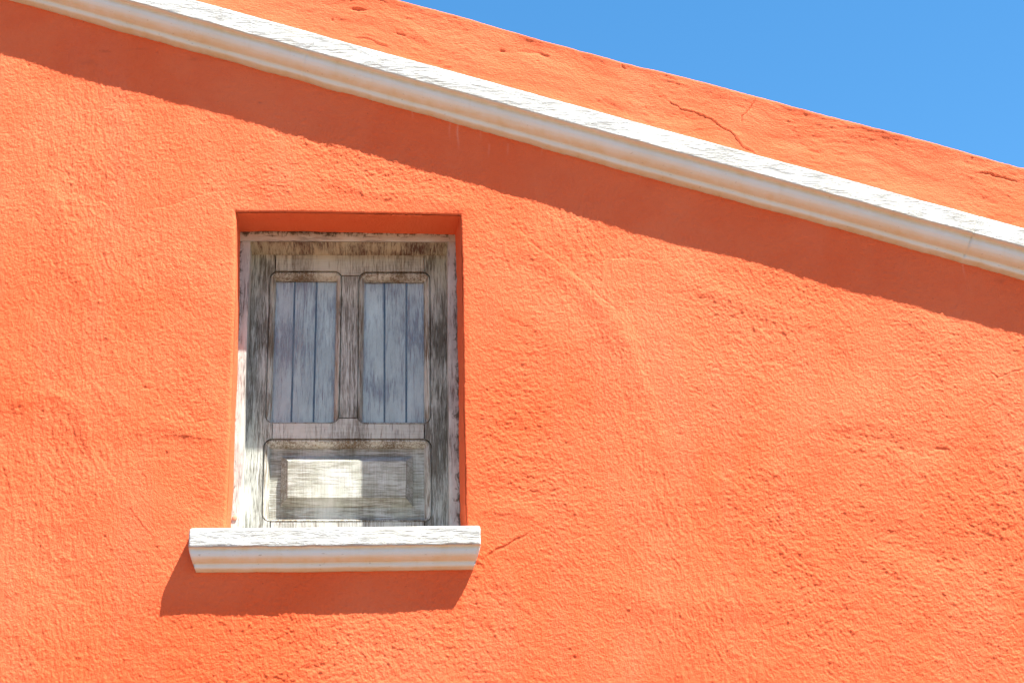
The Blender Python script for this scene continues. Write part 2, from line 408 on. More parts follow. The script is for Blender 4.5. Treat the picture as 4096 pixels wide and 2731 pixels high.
def relief(x, z, parapet=False):
    """outward height of the plaster in metres"""
    warp = fbm(x, z, .25, 301, 3) * .03
    warp2 = fbm(x, z, .22, 311, 3) * .03
    xw, zw = x + warp, z + warp2
    h = 0.0050 * fbm(x, z, .75, 11, 2) + 0.0030 * fbm(xw, zw, .26, 21, 2) + .0010 * fbm(xw, zw, .10, 31, 2)
    if parapet:
        an = -math.radians(14)
        rough = .60 + .40 * sstep(-.4, .6, fbm(x, z, .3, 41, 2))
        fine = .0026 * fbm(xw, zw, .05, 51, 4, .55, an, 2.6, .75) + .0020 * fbm(xw, zw, .014, 61, 3, .7, an, 2.2, .8)
        h = h + rough * fine
        # lumpy roll that turns away from the sun towards the coping
        t = (z_par(x) - z)
        wob = .075 + .035 * fbm(x, z * 0, .33, 71, 2)
        d = np.clip((wob - t) / .10, 0, 1)
        h = h + .0075 * d * d + .0046 * fbm(xw, zw, .13, 81, 2, .5, an, 2.2, .7)
        return _cracks(x, z, h)
    h = h + folds(xw, zw)
    vert = np.exp(-((x + .95) / .32) ** 2) + np.exp(-((x - .98 - .22 * (4.1 - z)) / .20) ** 2) * .9 + .35 * sstep(.1, .7, fbm(x, z, .6, 91, 2))
    vert = np.clip(vert, 0, 1)
    mask = fbm(x, z, .38, 101, 3)
    rough = .70 + .22 * sstep(-.5, .6, mask)
    # smoother troweled zone next to the window and the patches near the sill
    dx = np.maximum(np.maximum(_w[0][0] - x, x - _w[1][0]), 0); dz = np.maximum(np.maximum(z - _w[0][2], _w[3][2] - z), 0)
    dw = np.sqrt(dx * dx + dz * dz)
    rough = rough * (.50 + .50 * sstep(.015, .10, dw + .03 * fbm(x, z, .09, 111, 2)))
    for (px, py, r, kk) in [(2040, 2120, .10, .35), (560, 2080, .09, .45), (650, 1980, .10, .5), (2020, 1200, .13, .7), (430, 2070, .07, .55)]:
        q = at(px, py); e = np.exp(-(((x - q[0]) ** 2 + (z - q[2]) ** 2) / (r * r)) ** 2)
        rough = rough * (1 - (1 - kk) * e)
    iso = .0022 * fbm(xw, zw, .028, 121, 4, .62) + .0032 * fbm(x, z, .0118, 131, 3, .8)
    ver = .0024 * fbm(xw, zw, .026, 141, 4, .60, 0.05, .62, 2.0) + .0030 * fbm(x, z, .0112, 151, 3, .8, 0, .8, 1.7)
    hor = .0018 * fbm(xw, zw, .026, 161, 4, .62, -.1, 1.4, .8) + .0031 * fbm(x, z, .0110, 171, 3, .8, -.1, 1.25, .9)
    hm = sstep(-.1, .5, fbm(x, z, .5, 181, 2)) * (1 - vert)
    g = ver * vert + (1 - vert) * (hor * hm + iso * (1 - hm))
    # blobs of coarse render: sharp crests
    rid = 1 - np.abs(fbm(xw, zw, .055, 191, 3, .55))
    gm = sstep(-.25, .45, fbm(x, z, .21, 221, 3))
    gr = fbm(x, z, .0105, 231, 2, .6); g3 = fbm(xw, zw, .024, 241, 2, .5)
    g = g + gm * (.0007 * sstep(.18, .62, gr) - .0006 * sstep(.25, .7, -gr) + .0005 * sstep(.25, .6, g3) - .0004 * sstep(.3, .65, -g3))
    g = g + (1 - gm) * .0008 * sstep(.25, .7, gr)
    h = h + rough * (g * .95 + .0004 * (rid - .8) * sstep(-.1, .6, mask))
    # thin skim layers with visible edges
    sk = fbm(xw, zw, .45, 201, 4, .55)
    h = h + .0005 * sstep(.02, .06, sk) + .0004 * sstep(-.28, -.24, fbm(xw, zw, .6, 211, 4, .55))
    return _cracks(x, z, h)

def _cracks(x, z, h):
    h = np.array(h, dtype=np.float64)
    sh = h.shape; X = x.ravel(); Z = z.ravel(); H = h.ravel()
    # spatial sort by x for quick windows
    order = np.argsort(X, kind='stable'); xs = X[order]
    for P, w, a, st in CRACKS:
        m = .03
        i0, i1 = np.searchsorted(xs, [P[:, 0].min() - m, P[:, 0].max() + m])
        idx = order[i0:i1]
        idx = idx[(Z[idx] > P[:, 1].min() - m) & (Z[idx] < P[:, 1].max() + m)]
        if not len(idx): continue
        qx = X[idx] + .003 * vnoise(X[idx] / .012, Z[idx] / .012, 401); qz = Z[idx] + .003 * vnoise(X[idx] / .012, Z[idx] / .012, 402)
        best = np.full(len(idx), 9.0); sgn = np.zeros(len(idx)); tt = np.zeros(len(idx))
        n = len(P) - 1
        for j in range(n):
            d = P[j + 1] - P[j]; L2 = d.dot(d)
            t = np.clip(((qx - P[j, 0]) * d[0] + (qz - P[j, 1]) * d[1]) / L2, 0, 1)
            ex = qx - P[j, 0] - t * d[0]; ez = qz - P[j, 1] - t * d[1]
            r = np.hypot(ex, ez); cr = d[0] * ez - d[1] * ex
            up = r < best; best[up] = r[up]; sgn[up] = np.sign(cr[up]); tt[up] = ((j + t) / n)[up]
        fade = np.clip(np.minimum(tt, 1 - tt) * 6, .25, 1)
        a = a * .75 if P[:, 0].mean() < 1.3 and P[:, 1].mean() < 5.0 else a
        H[idx] += a * fade * np.exp(-(best / w) ** 2)
        if st:
            H[idx] += st * fade * (.5 + .5 * np.tanh(sgn * best / (w * .8))) * np.exp(-(best / .012) ** 2)
    for (cx, cz, r, a) in PITS:
        i0, i1 = np.searchsorted(xs, [cx - 3 * r, cx + 3 * r])
        idx = order[i0:i1]
        idx = idx[np.abs(Z[idx] - cz) < 3 * r]
        if len(idx):
            H[idx] += a * np.exp(-(((X[idx] - cx) ** 2 + (Z[idx] - cz) ** 2) / (r * r)))
    return H.reshape(sh)

# ------------------------------------------------------------------ the house
house = bpy.data.objects.new("house", None)
scene.collection.objects.link(house)
house["label"] = "orange plastered house gable with white sloping cornice and one weathered wooden attic window"
house["category"] = "house"

def spaced(a, b, step, lo, hi, g=1.35):
    v = list(np.arange(a, b + step * .5, step))
    s = step
    while v[0] > lo:
        s *= g; v.insert(0, max(lo, v[0] - s))
    s = step
    while v[-1] < hi:
        s *= g; v.append(min(hi, v[-1] + s))
    return np.array(v)

STEP = 0.0028
XL, XR = 2 * APEX - 6.0, 6.0
# --- wall
base = np.array([_w[0], _w[1], _w[2], _w[3]])
xL0, xR0 = base[[0, 3], 0].mean(), base[[1, 2], 0].mean()
zT0 = base[[0, 1], 2].mean(); zB0 = base[2:, 2].mean() - .02
xs = spaced(-1.55, 2.85, STEP, XL, XR); zs = spaced(2.72, 5.9, STEP, 0.0, 8.2)
iL = int(np.argmin(abs(xs - xL0))); iR = int(np.argmin(abs(xs - xR0)))
jT = int(np.argmin(abs(zs - zT0))); jB = int(np.argmin(abs(zs - zB0)))
GX, GZ = np.meshgrid(xs, zs, indexing='ij')
def edge_left(z):
    P = at_many([(945, 700), (945, 848), (944, 1000), (941, 1200), (935, 1400), (927, 1600), (921, 1750), (915, 1900), (905, 2095), (900, 2300)])
    return np.interp(-z, -P[:, 2], P[:, 0]) + .0012 * fbm(z, z * 0, .05, 501, 3)
def edge_right(z):
    P = at_many([(1842, 700), (1843, 858), (1848, 1000), (1852, 1250), (1855, 1500), (1860, 1800), (1866, 2095), (1868, 2300)])
    return np.interp(-z, -P[:, 2], P[:, 0]) + .0022 * fbm(z, z * 0 + 3, .035, 511, 3)
def edge_top(x):
    P = at_many([(700, 846), (945, 848), (1100, 846), (1300, 849), (1500, 853), (1700, 856), (1842, 860), (2100, 862)])
    return np.interp(x, P[:, 0], P[:, 2]) + .0014 * fbm(x, x * 0 + 5, .045, 521, 3)
ii = np.arange(len(xs))[:, None]; jj = np.arange(len(zs))[None, :]
fall = .35
dL = edge_left(zs) - xs[iL]; dR = edge_right(zs) - xs[iR]
wz = np.interp(zs, [zs[jB] - fall, zs[jB], zs[jT], zs[jT] + fall], [0, 1, 1, 0])
dxx = np.where(ii <= iL, np.clip(1 - (xs[iL] - GX) / fall, 0, 1) * dL[None, :],
     np.where(ii >= iR, np.clip(1 - (GX - xs[iR]) / fall, 0, 1) * dR[None, :],
     dL[None, :] + (dR - dL)[None, :] * (GX - xs[iL]) / (xs[iR] - xs[iL])))
X = GX + dxx * wz[None, :]
dT = edge_top(xs) - zs[jT]
wx = np.interp(xs, [xs[iL] - fall, xs[iL], xs[iR], xs[iR] + fall], [0, 1, 1, 0])
Z = GZ + np.where(jj >= jT, np.clip(1 - (GZ - zs[jT]) / fall, 0, 1), np.clip(1 - (zs[jT] - GZ) / fall, 0, 1)) * (dT * wx)[:, None]
H = relief(X, Z)
# fade relief far outside the picture (coarse cells) and round the opening's arrises
inner = (GX > -1.6) & (GX < 2.9) & (GZ > 2.68)
H = np.where(inner, H, .003 * fbm(X, Z, .75, 11, 2))
ddx = np.maximum(np.maximum(xs[iL] - GX, GX - xs[iR]), 0); ddz = np.maximum(np.maximum(GZ - zs[jT], zs[jB] - GZ), 0)
dist = np.hypot(ddx, ddz)
def round_edge(d, r):
    q = np.clip((r - d) / r, 0, 1); return r - r * np.sqrt(np.clip(1 - q * q, 0, 1))
rr = np.where(GX < xs[iL] + .001, .013, .006)
H = H * np.clip(.35 + dist / .03, 0, 1) - round_edge(dist, rr) * np.where(dist < .014, 1, 0)
# soft hump beside the left arris as in the old patching
hp = at(880, 1450); H += -.006 * np.exp(-((X - hp[0] - .02) / .05) ** 2 - ((Z - hp[2] + .05) / .10) ** 2) * (dist > 0)
nx, nz = len(xs), len(zs)
VV = np.stack([X, -H, Z], -1).reshape(-1, 3)
keep = np.ones((nx - 1, nz - 1), bool)
keep[iL:iR, jB:jT] = False
zc = z_corn(X[:-1, :-1])
keep &= Z[:-1, :-1] < zc - .085
fi, fj = np.nonzero(keep)
idx = lambda i, j: i * nz + j
F = np.stack([idx(fi, fj), idx(fi + 1, fj), idx(fi + 1, fj + 1), idx(fi, fj + 1)], 1)
# reveals: rows of vertices going into the opening
loop = [(iL, j) for j in range(jB, jT + 1)] + [(i, jT) for i in range(iL + 1, iR + 1)] + [(iR, j) for j in range(jT - 1, jB - 1, -1)]
loop = np.array(loop); L = len(loop)
start = VV[loop[:, 0] * nz + loop[:, 1]]
depths = np.concatenate([[.012, .02], np.linspace(.03, .30, 34)])
isL = (loop[:, 0] == iL); isR = (loop[:, 0] == iR); isT = (loop[:, 1] == jT)
rows = [np.array(loop[:, 0] * nz + loop[:, 1])]
extra = []; off = len(VV)
for d in depths:
    P = start.copy(); P[:, 1] = np.maximum(d, start[:, 1] + .001 * d)
    nse = .0016 * fbm(P[:, 0] + P[:, 2], np.full(L, d), .07, 531, 3) + .0030 * fbm(P[:, 0] + P[:, 2], np.full(L, d), .22, 535, 2)
    spl = np.where(isR, -.012 * min(1, d / .16), 0) + np.where(isL, .004 * min(1, d / .16), 0)
    P[:, 0] += spl + np.where(isL | isR, nse, 0)
    P[:, 2] += np.where(isT, nse - .002, 0)
    extra.append(P); rows.append(off + np.arange(L)); off += L
VV = np.concatenate([VV] + extra)
FR = []
for a, b in zip(rows[:-1], rows[1:]):
    FR.append(np.stack([a[:-1], a[1:], b[1:], b[:-1]], 1))
F = np.concatenate([F] + FR)
used = np.zeros(len(VV), bool); used[F.ravel()] = True
remap = np.cumsum(used) - 1
UVW = np.zeros((len(VV), 2))
for (dx_, dy0, dy1, am) in [(1650, 446, 480, .22), (1799, 478, 560, .20), (1831, 495, 598, .34), (1924, 520, 560, .18), (2166, 590, 625, .16), (3850, 1040, 1120, .22),
                            (3740, 1010, 1040, .16), (1090, 290, 330, .12), (640, 150, 175, .10), (1955, 600, 632, .14), (2030, 600, 628, .14), (3120, 830, 860, .15), (2560, 700, 735, .10)]:
    p0 = at(dx_, dy0); p1 = at(dx_, dy1)
    wv = np.exp(-((VV[:, 0] - p0[0] - .002 * np.sin(VV[:, 2] * 60)) / .0035) ** 2)
    tt = (p0[2] + .03 - VV[:, 2]) / (p0[2] + .03 - p1[2])
    UVW[:, 0] = np.maximum(UVW[:, 0], am * wv * sstep(0, .1, tt) * (1 - sstep(.4, 1.15, tt)))
for (dx_, dy_, rx_, rz_, am) in [(420, 205, .02, .005, .4), (560, 195, .02, .004, .3), (775, 237, .016, .008, .35), (350, 250, .03, .012, .2), (1040, 410, .006, .004, .4), (4000, 1125, .02, .010, .35), (900, 500, .03, .01, .15)]:
    p0 = at(dx_, dy_)
    UVW[:, 1] = np.maximum(UVW[:, 1], am * np.exp(-((VV[:, 0] - p0[0]) / rx_) ** 2 - ((VV[:, 2] - p0[2]) / rz_) ** 2))
wall = new_mesh("wall", VV[used], remap[F], M_PLASTER, house, uv=UVW[used])
wall["label"] = "rough orange plaster wall below the cornice"

# --- parapet strip above the cornice, rolled over its top and going back 0.32 m
xs2 = xs; nv = 118
v = np.linspace(0, 1, nv)
zb = z_corn(xs2) - .10
zt = z_par(xs2) + .0035 * fbm(xs2, xs2 * 0, .16, 601, 3) + .0012 * fbm(xs2, xs2 * 0, .03, 611, 3)
PX = np.repeat(xs2[:, None], nv, 1); PZ = zb[:, None] + (zt - zb)[:, None] * v[None, :]
PH = relief(PX, PZ, True)
far = (xs2 < -1.6) | (xs2 > 2.9)
PH[far] = 0
t = zt[:, None] - PZ
PH -= round_edge(t, .012) * (t < .012)
front = np.stack([PX, -PH, PZ], -1)
back = []
for d in (.02, .035, .06, .10, .16, .23, .32):
    zz = zt + .002 + .004 * fbm(xs2, xs2 * 0 + d, .12, 621, 2)
    back.append(np.stack([xs2, np.full(len(xs2), d), zz], -1)[:, None])
back.append(np.stack([xs2, np.full(len(xs2), .325), zb - .6], -1)[:, None])
G = np.concatenate([front] + back, 1); n2 = G.shape[1]
fi, fj = np.meshgrid(np.arange(len(xs2) - 1), np.arange(n2 - 1), indexing='ij'); fi = fi.ravel(); fj = fj.ravel()
F = np.stack([fi * n2 + fj, (fi + 1) * n2 + fj, (fi + 1) * n2 + fj + 1, fi * n2 + fj + 1], 1)
par = new_mesh("parapet", G.reshape(-1, 3), F, M_PARAPET, house)
par["label"] = "streaky orange parapet strip above the cornice"

# --- a swept moulding
def resample(profile, step, corners=()):
    P = np.array(profile, float); out = [P[0]]
    for a, b in zip(P[:-1], P[1:]):
        n = max(1, int(np.linalg.norm(b - a) / step))
        for q in range(1, n + 1): out.append(a + (b - a) * q / n)
    return np.array(out)

CORN = resample([(u_ * 1.105 if u_ > 0 else u_, (w_ - .003) * 1.11 if w_ > -.0796 else -.0915 + (w_ + .0796) * .875) for u_, w_ in [(-.02, .012), (.030, .008), (.078, .001), (.0855, -.003), (.087, -.010), (.0878, -.040), (.088, -.072), (.0865, -.078), (.072, -.0795),
                 (.070, -.084), (.0705, -.096), (.0685, -.110), (.062, -.124), (.052, -.135), (.041, -.1415), (.0335, -.1435),
                 (.031, -.147), (.0305, -.157), (.027, -.164), (.018, -.168), (.008, -.171), (-.02, -.1715)]], .0036)
xc = np.arange(-1.75, 3.05, .0036)
xc = np.concatenate([[XL, APEX - .001, APEX + .001], xc, [6.0]]) if False else np.concatenate([np.arange(XL, APEX, .1), [APEX], np.arange(APEX + .1, -1.75, .1), xc, np.arange(3.1, 6.01, .1)])
nxc, npr = len(xc), len(CORN)
z0 = z_corn(xc)
PU = np.repeat(xc[:, None], npr, 1)
s_arc = np.concatenate([[0], np.cumsum(np.linalg.norm(np.diff(CORN, axis=0), axis=1))])
S = np.repeat(s_arc[None, :], nxc, 0)
out = np.repeat(CORN[None, :, 0], nxc, 0); dn = np.repeat(CORN[None, :, 1], nxc, 0)
wav = .0009 * fbm(xc, xc * 0, .35, 701, 2)[:, None]
fascia = ((dn < -.002) & (dn > -.089) & (out > .09)).astype(float)
low = sstep(-.150, -.168, dn)
bumpf = .0020 * fbm(PU, S, .035, 711, 4, .6, 0, 3.0, .6) + .0012 * fbm(PU, S, .10, 721, 2)
bumpu = .0005 * fbm(PU, S, .05, 731, 3, .6, 0, 3.0, .7) + .0010 * fbm(PU, S * 0, .12, 741, 2)
out2 = out + wav * .8 + np.where(fascia > 0, bumpf, bumpu)
edge_chip = np.exp(-((dn + .0865) / .006) ** 2) * (out > .088)
chips = sstep(.25, .6, fbm(PU, S * 0, .06, 751, 4, .6))
dn2 = dn + wav + edge_chip * (.0030 * chips + .0012 * fbm(PU, S * 0, .02, 761, 3)) + low * (.0050 * fbm(PU, S * 0, .10, 771, 4, .6))
C3 = np.stack([PU, -out2, z0[:, None] + dn2], -1)
fi, fj = np.meshgrid(np.arange(nxc - 1), np.arange(npr - 1), indexing='ij'); fi = fi.ravel(); fj = fj.ravel()
F = np.stack([fi * npr + fj, fi * npr + fj + 1, (fi + 1) * npr + fj + 1, (fi + 1) * npr + fj], 1)
def bell(v_, c_, w_): return np.exp(-((v_ - c_) / w_) ** 2)
OCH = 1.0 * bell(dn, -.097, .007) * (out < .0945) + .8 * bell(dn, -.142, .011) + .9 * sstep(-.163, -.168, dn)  # down-facing bands tinted ochre: stain and painted bounce light together
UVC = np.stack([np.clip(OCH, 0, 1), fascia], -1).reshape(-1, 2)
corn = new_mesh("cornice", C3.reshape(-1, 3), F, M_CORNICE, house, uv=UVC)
corn["label"] = "white moulded cornice sloping down to the right"
# hairline vertical cracks of the cornice are modelled in the mesh
co = np.zeros(len(corn.data.vertices) * 3, np.float32); corn.data.vertices.foreach_get("co", co); co = co.reshape(-1, 3)
for pts, w, dpt in [([(3912, 862), (3905, 890), (3890, 925), (3880, 960), (3868, 1000), (3858, 1030)], .0025, .006),
                    ([(1255, 195), (1230, 220), (1215, 260), (1205, 300)], .0022, .003)]:
    P = at_many(pts, -.06)[:, [0, 2]]
    best = np.full(len(co), 9.0)
    for j in range(len(P) - 1):
        d = P[j + 1] - P[j]
        tt = np.clip(((co[:, 0] - P[j, 0]) * d[0] + (co[:, 2] - P[j, 1]) * d[1]) / d.dot(d), 0, 1)
        best = np.minimum(best, np.hypot(co[:, 0] - P[j, 0] - tt * d[0], co[:, 2] - P[j, 1] - tt * d[1]))
    co[:, 1] += dpt * np.exp(-(best / w) ** 2)
corn.data.vertices.foreach_set("co", co.ravel()); corn.data.update()

# --- window: the frame is the part, everything else in it a sub-part
def strip_piece(name, corners_front, y0, y1, mat, parent, uvdir='u', n=(6, 60), amp=.0006, seed=801):
    """board given by its four corners in the photograph (tl, tr, br, bl) at depth y0, going back to y1"""
    tl, tr, br, bl = [at(*p, y0) for p in corners_front]
    nu, nvv = n
    us = np.linspace(0, 1, nu); vs = np.linspace(0, 1, nvv)
    Pf = np.zeros((nu, nvv, 3)); UV = np.zeros((nu, nvv, 2))
    for a, u in enumerate(us):
        for b, w in enumerate(vs):
            Pf[a, b] = (tl * (1 - u) + tr * u) * (1 - w) + (bl * (1 - u) + br * u) * w
            UV[a, b] = (u, w)
    ns = fbm(Pf[..., 0] * 3 + Pf[..., 2], Pf[..., 2], .05, seed, 3)
    Pf[..., 1] += amp * ns
    e = .0015
    Pf[0, :, 1] += e; Pf[-1, :, 1] += e; Pf[:, 0, 1] += e * .5; Pf[:, -1, 1] += e * .5
    V = list(Pf.reshape(-1, 3)); uv = list(UV.reshape(-1, 2)); F = []
    g = lambda a, b: a * nvv + b
    for a in range(nu - 1):
        for b in range(nvv - 1): F.append((g(a, b), g(a, b + 1), g(a + 1, b + 1), g(a + 1, b)))
    ring = [(a, 0) for a in range(nu)] + [(nu - 1, b) for b in range(1, nvv)] + [(a, nvv - 1) for a in range(nu - 2, -1, -1)] + [(0, b) for b in range(nvv - 2, 0, -1)]
    ids = [g(*r) for r in ring]; o = len(V)
    for r in ring:
        p = Pf[r].copy(); p[1] = y1; V.append(p); uv.append(UV[r])
    n_ = len(ring)
    for q in range(n_): F.append((ids[q], ids[(q + 1) % n_], o + (q + 1) % n_, o + q))
    F.append(tuple(o + q for q in range(n_)))
    uv = np.array(uv)
    if uvdir == '1-u': uv[:, 0] = 1 - uv[:, 0]
    if uvdir == 'v': uv = uv[:, ::-1]
    if uvdir == 'all': uv[:, 0] = .9
    me_uv = uv
    ob = new_mesh(name, np.array(V), F, mat, parent, smooth=False, uv=me_uv)
    return ob

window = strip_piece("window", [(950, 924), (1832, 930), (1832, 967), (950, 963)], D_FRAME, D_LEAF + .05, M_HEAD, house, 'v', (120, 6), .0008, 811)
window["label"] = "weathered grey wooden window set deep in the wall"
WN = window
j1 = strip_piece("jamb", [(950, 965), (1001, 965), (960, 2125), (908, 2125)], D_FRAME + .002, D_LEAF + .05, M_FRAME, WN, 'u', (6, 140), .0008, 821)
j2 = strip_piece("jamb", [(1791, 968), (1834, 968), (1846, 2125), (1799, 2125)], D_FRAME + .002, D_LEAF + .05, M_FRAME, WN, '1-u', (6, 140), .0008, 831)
# brown rebate lining on the soffit of the head
def soffit():
    a = at(1001, 963.5, D_FRAME + .004); b = at(1791, 967.5, D_FRAME + .004)
    n = 60; m = 14; V = []; F = []
    for q in range(n + 1):
        p = a + (b - a) * q / n
        for r in range(m + 1):
            d = r / m
            V.append((p[0], D_FRAME + .004 + d * (D_LEAF - D_FRAME + .010), p[2] - .0035 - .0006 * d))
    for q in range(n):
        for r in range(m): F.append((q * (m + 1) + r, q * (m + 1) + r + 1, (q + 1) * (m + 1) + r + 1, (q + 1) * (m + 1) + r))
    return new_mesh("head_lining", np.array(V), F, M_SOFFIT, WN, smooth=False)
hl = soffit(); hl["label"] = "yellowed scratched board under the frame head"

# leaf: rounded openings, cut into stiles, rails and mullion
def rrect(x0, y0, x1, y1, r, n=8, skew=(0, 0)):
    """clockwise in picture axes; skew moves the bottom's left and right x"""
    pts = []
    for (cx, cy, a0) in ((x1 - r, y0 + r, -90), (x1 - r, y1 - r, 0), (x0 + r, y1 - r, 90), (x0 + r, y0 + r, 180)):
        for q in range(n + 1):
            a = math.radians(a0 + 90 * q / n)
            pts.append([cx + r * math.cos(a), cy + r * math.sin(a)])
    res = []
    m = 0
    full = []
    for a, b in zip(pts, pts[1:] + pts[:1]):
        k_ = max(1, int(math.hypot(b[0] - a[0], b[1] - a[1]) / 16))
        for q in range(k_): full.append([a[0] + (b[0] - a[0]) * q / k_, a[1] + (b[1] - a[1]) * q / k_])
    for p in full:
        t_ = (p[1] - y0) / (y1 - y0); s_ = (p[0] - x0) / (x1 - x0)
        res.append((p[0] + t_ * (skew[0] * (1 - s_) + skew[1] * s_), p[1]))
    return res
HOLES = [  # outer rounded opening, inner rectangle (corner offsets), both in picture px
    dict(o=(1079, 1083, 1370, 1693, 34, (-20, -13)), i=(1103, 1112, 1346, 1679, (-19, -12))),
    dict(o=(1434, 1086, 1722, 1695, 34, (-6, 3)), i=(1458, 1116, 1696, 1680, (-8, 2))),
    dict(o=(1054, 1753, 1727, 2086, 36, (-10, 4)), i=(1080, 1781, 1697, 2068, (-8, 0))),
]
def clamp_inner(p, o, i):
    x0, y0, x1, y1, sk = i
    y = min(max(p[1], y0), y1); t_ = (y - y0) / (y1 - y0)
    l = x0 + sk[0] * t_; r = x1 + sk[1] * t_
    return (min(max(p[0], l), r), y)
bm = bmesh.new()
def loop_edges(pts):
    vs = [bm.verts.new((p[0], p[1], 0)) for p in pts]
    return [bm.edges.new((vs[q], vs[(q + 1) % len(vs)])) for q in range(len(vs))]
outer = []
for a, b in zip([(990, 1000), (1802, 1006), (1812, 2112), (944, 2112)], [(1802, 1006), (1812, 2112), (944, 2112), (990, 1000)]):
    outer.append(a)
edges = loop_edges(outer)
OUT = [rrect(*h["o"][:5], skew=h["o"][5]) for h in HOLES]
for o in OUT: edges += loop_edges(o)
bmesh.ops.triangle_fill(bm, edges=edges, use_beauty=True)
def inside(p, poly):
    c = False
    for (x1, y1), (x2, y2) in zip(poly, poly[1:] + poly[:1]):
        if (y1 > p[1]) != (y2 > p[1]) and p[0] < (x2 - x1) * (p[1] - y1) / (y2 - y1) + x1: c = not c
    return c
dead = [f for f in bm.faces if any(inside(f.calc_center_median(), o) for o in OUT)]
bmesh.ops.delete(bm, geom=dead, context='FACES')
def cut(p, q, half=1.9):
    d = Vector((q[0] - p[0], q[1] - p[1], 0)).normalized(); nrm = Vector((-d.y, d.x, 0))
    for s_ in (-half, half):
        bmesh.ops.bisect_plane(bm, geom=bm.verts[:] + bm.edges[:] + bm.faces[:], plane_co=Vector((p[0], p[1], 0)) + nrm * s_, plane_no=nrm, dist=1e-4)
LJ = ((1103, 1000), (1081, 2112)); RJ = ((1696, 1000), (1698, 2112))
cut(*LJ); cut(*RJ); cut((1000, 1103), (1800, 1103)); cut((1000, 1671), (1800, 1671)); cut((1000, 1900), (1800, 1900), 0.01)
def side(p, ln):
    (x0, y0), (x1, y1) = ln
    xx = x0 + (x1 - x0) * (p[1] - y0) / (y1 - y0); return p[0] - xx
groups = {k_: [] for k_ in ("sl", "sr", "rt", "mu", "rm", "rb")}
for f in bm.faces:
    c = f.calc_center_median(); a = side(c, LJ); b = side(c, RJ)
    if abs(a) < 1.9 or abs(b) < 1.9: continue
    if a < 0: groups["sl"].append(f)
    elif b > 0: groups["sr"].append(f)
    elif c.y < 1103 - 1.9: groups["rt"].append(f)
    elif c.y < 1103 + 1.9: continue
    elif c.y < 1671 - 1.9: groups["mu"].append(f)
    elif c.y < 1671 + 1.9: continue
    elif c.y < 1900: groups["rm"].append(f)
    else: groups["rb"].append(f)
def emit(key, name, mat, dy=0.0):
    b2 = bmesh.new(); mp = {}
    for f in groups[key]:
        vs = []
        for v_ in f.verts:
            if v_.index not in mp or True:
                kk = (round(v_.co.x, 3), round(v_.co.y, 3))
                if kk not in mp:
                    mp[kk] = b2.verts.new(tuple(at(v_.co.x, v_.co.y, D_LEAF + dy)))
                vs.append(mp[kk])
        if len(set(vs)) >= 3:
            try: b2.faces.new(vs)
            except ValueError: pass
    bmesh.ops.dissolve_limit(b2, angle_limit=.01, verts=b2.verts[:], edges=b2.edges[:])
    r = bmesh.ops.extrude_face_region(b2, geom=b2.faces[:])
    for v_ in [g_ for g_ in r["geom"] if isinstance(g_, bmesh.types.BMVert)]: v_.co.y += .034
    return bm_object(name, b2, mat, WN)
emit("sl", "stile", M_STILE); emit("sr", "stile", M_STILE)
emit("rt", "rail", M_RAIL, .0012); emit("rm", "rail", M_RAIL, .0012); emit("rb", "rail", M_RAIL, .0012)
emit("mu", "mullion", M_STILE, .0016)
bm.free()
# mouldings round the openings: lip, scooped chamfer, inner edge
for h, o in zip(HOLES, OUT):
    inn = [clamp_inner(p, h["o"], h["i"]) for p in o]
    prof = [(0.0, .0006), (0.0, .014), (0.17, .014), (0.19, .0035), (0.34, .0030), (0.62, .0095), (0.84, .0180), (0.95, .0265), (1.0, .0280), (1.0, .038)]
    V = []
    for (s_, d_) in prof:
        V.append(at_many([(a[0] * (1 - s_) + b[0] * s_, a[1] * (1 - s_) + b[1] * s_) for a, b in zip(o, inn)], D_LEAF) + np.array([0, d_, 0]))
    n_ = len(o); V = np.concatenate(V); F = []
    for r_ in range(len(prof) - 1):
        for q in range(n_): F.append((r_ * n_ + q, r_ * n_ + (q + 1) % n_, (r_ + 1) * n_ + (q + 1) % n_, (r_ + 1) * n_ + q))
    new_mesh("moulding", V, F, M_MOULD, WN, smooth=False)
# boards behind the glass
BD = D_LEAF + .042
SPL = [[(1090, 1070), (1177, 1160), (1185, 1168), (1264, 1249), (1272, 1257), (1362, 1350)],
       [(1442, 1436), (1534, 1534), (1542, 1542), (1622, 1621), (1630, 1629), (1712, 1716)]]
for s_, sp in enumerate(SPL):
    for q in range(3):
        (l0, l1), (r0, r1) = sp[2 * q], sp[2 * q + 1]
        strip_piece("board", [(l0, 1075), (r0, 1075), (r1, 1716), (l1, 1716)], BD + .0012 * ((q + s_) % 2), BD + .014, M_BOARD, WN, 'all', (5, 50), .0005, 841 + q + 5 * s_)
for h, nm in zip(HOLES[:2], ("a", "b")):
    x0, y0, x1, y1, sk = h["i"]
    c = [at(x0 - 12, y0 - 26, D_LEAF + .034), at(x1 + 12, y0 - 26, D_LEAF + .034), at(x1 + 12 + sk[1], y1 + 20, D_LEAF + .034), at(x0 - 12 + sk[0], y1 + 20, D_LEAF + .034)]
    V = c + [p + np.array([0, .003, 0]) for p in c]
    new_mesh("pane", np.array(V), [(0, 3, 2, 1), (4, 5, 6, 7), (0, 1, 5, 4), (1, 2, 6, 5), (2, 3, 7, 6), (3, 0, 4, 7)], M_GLASS, WN, smooth=False)
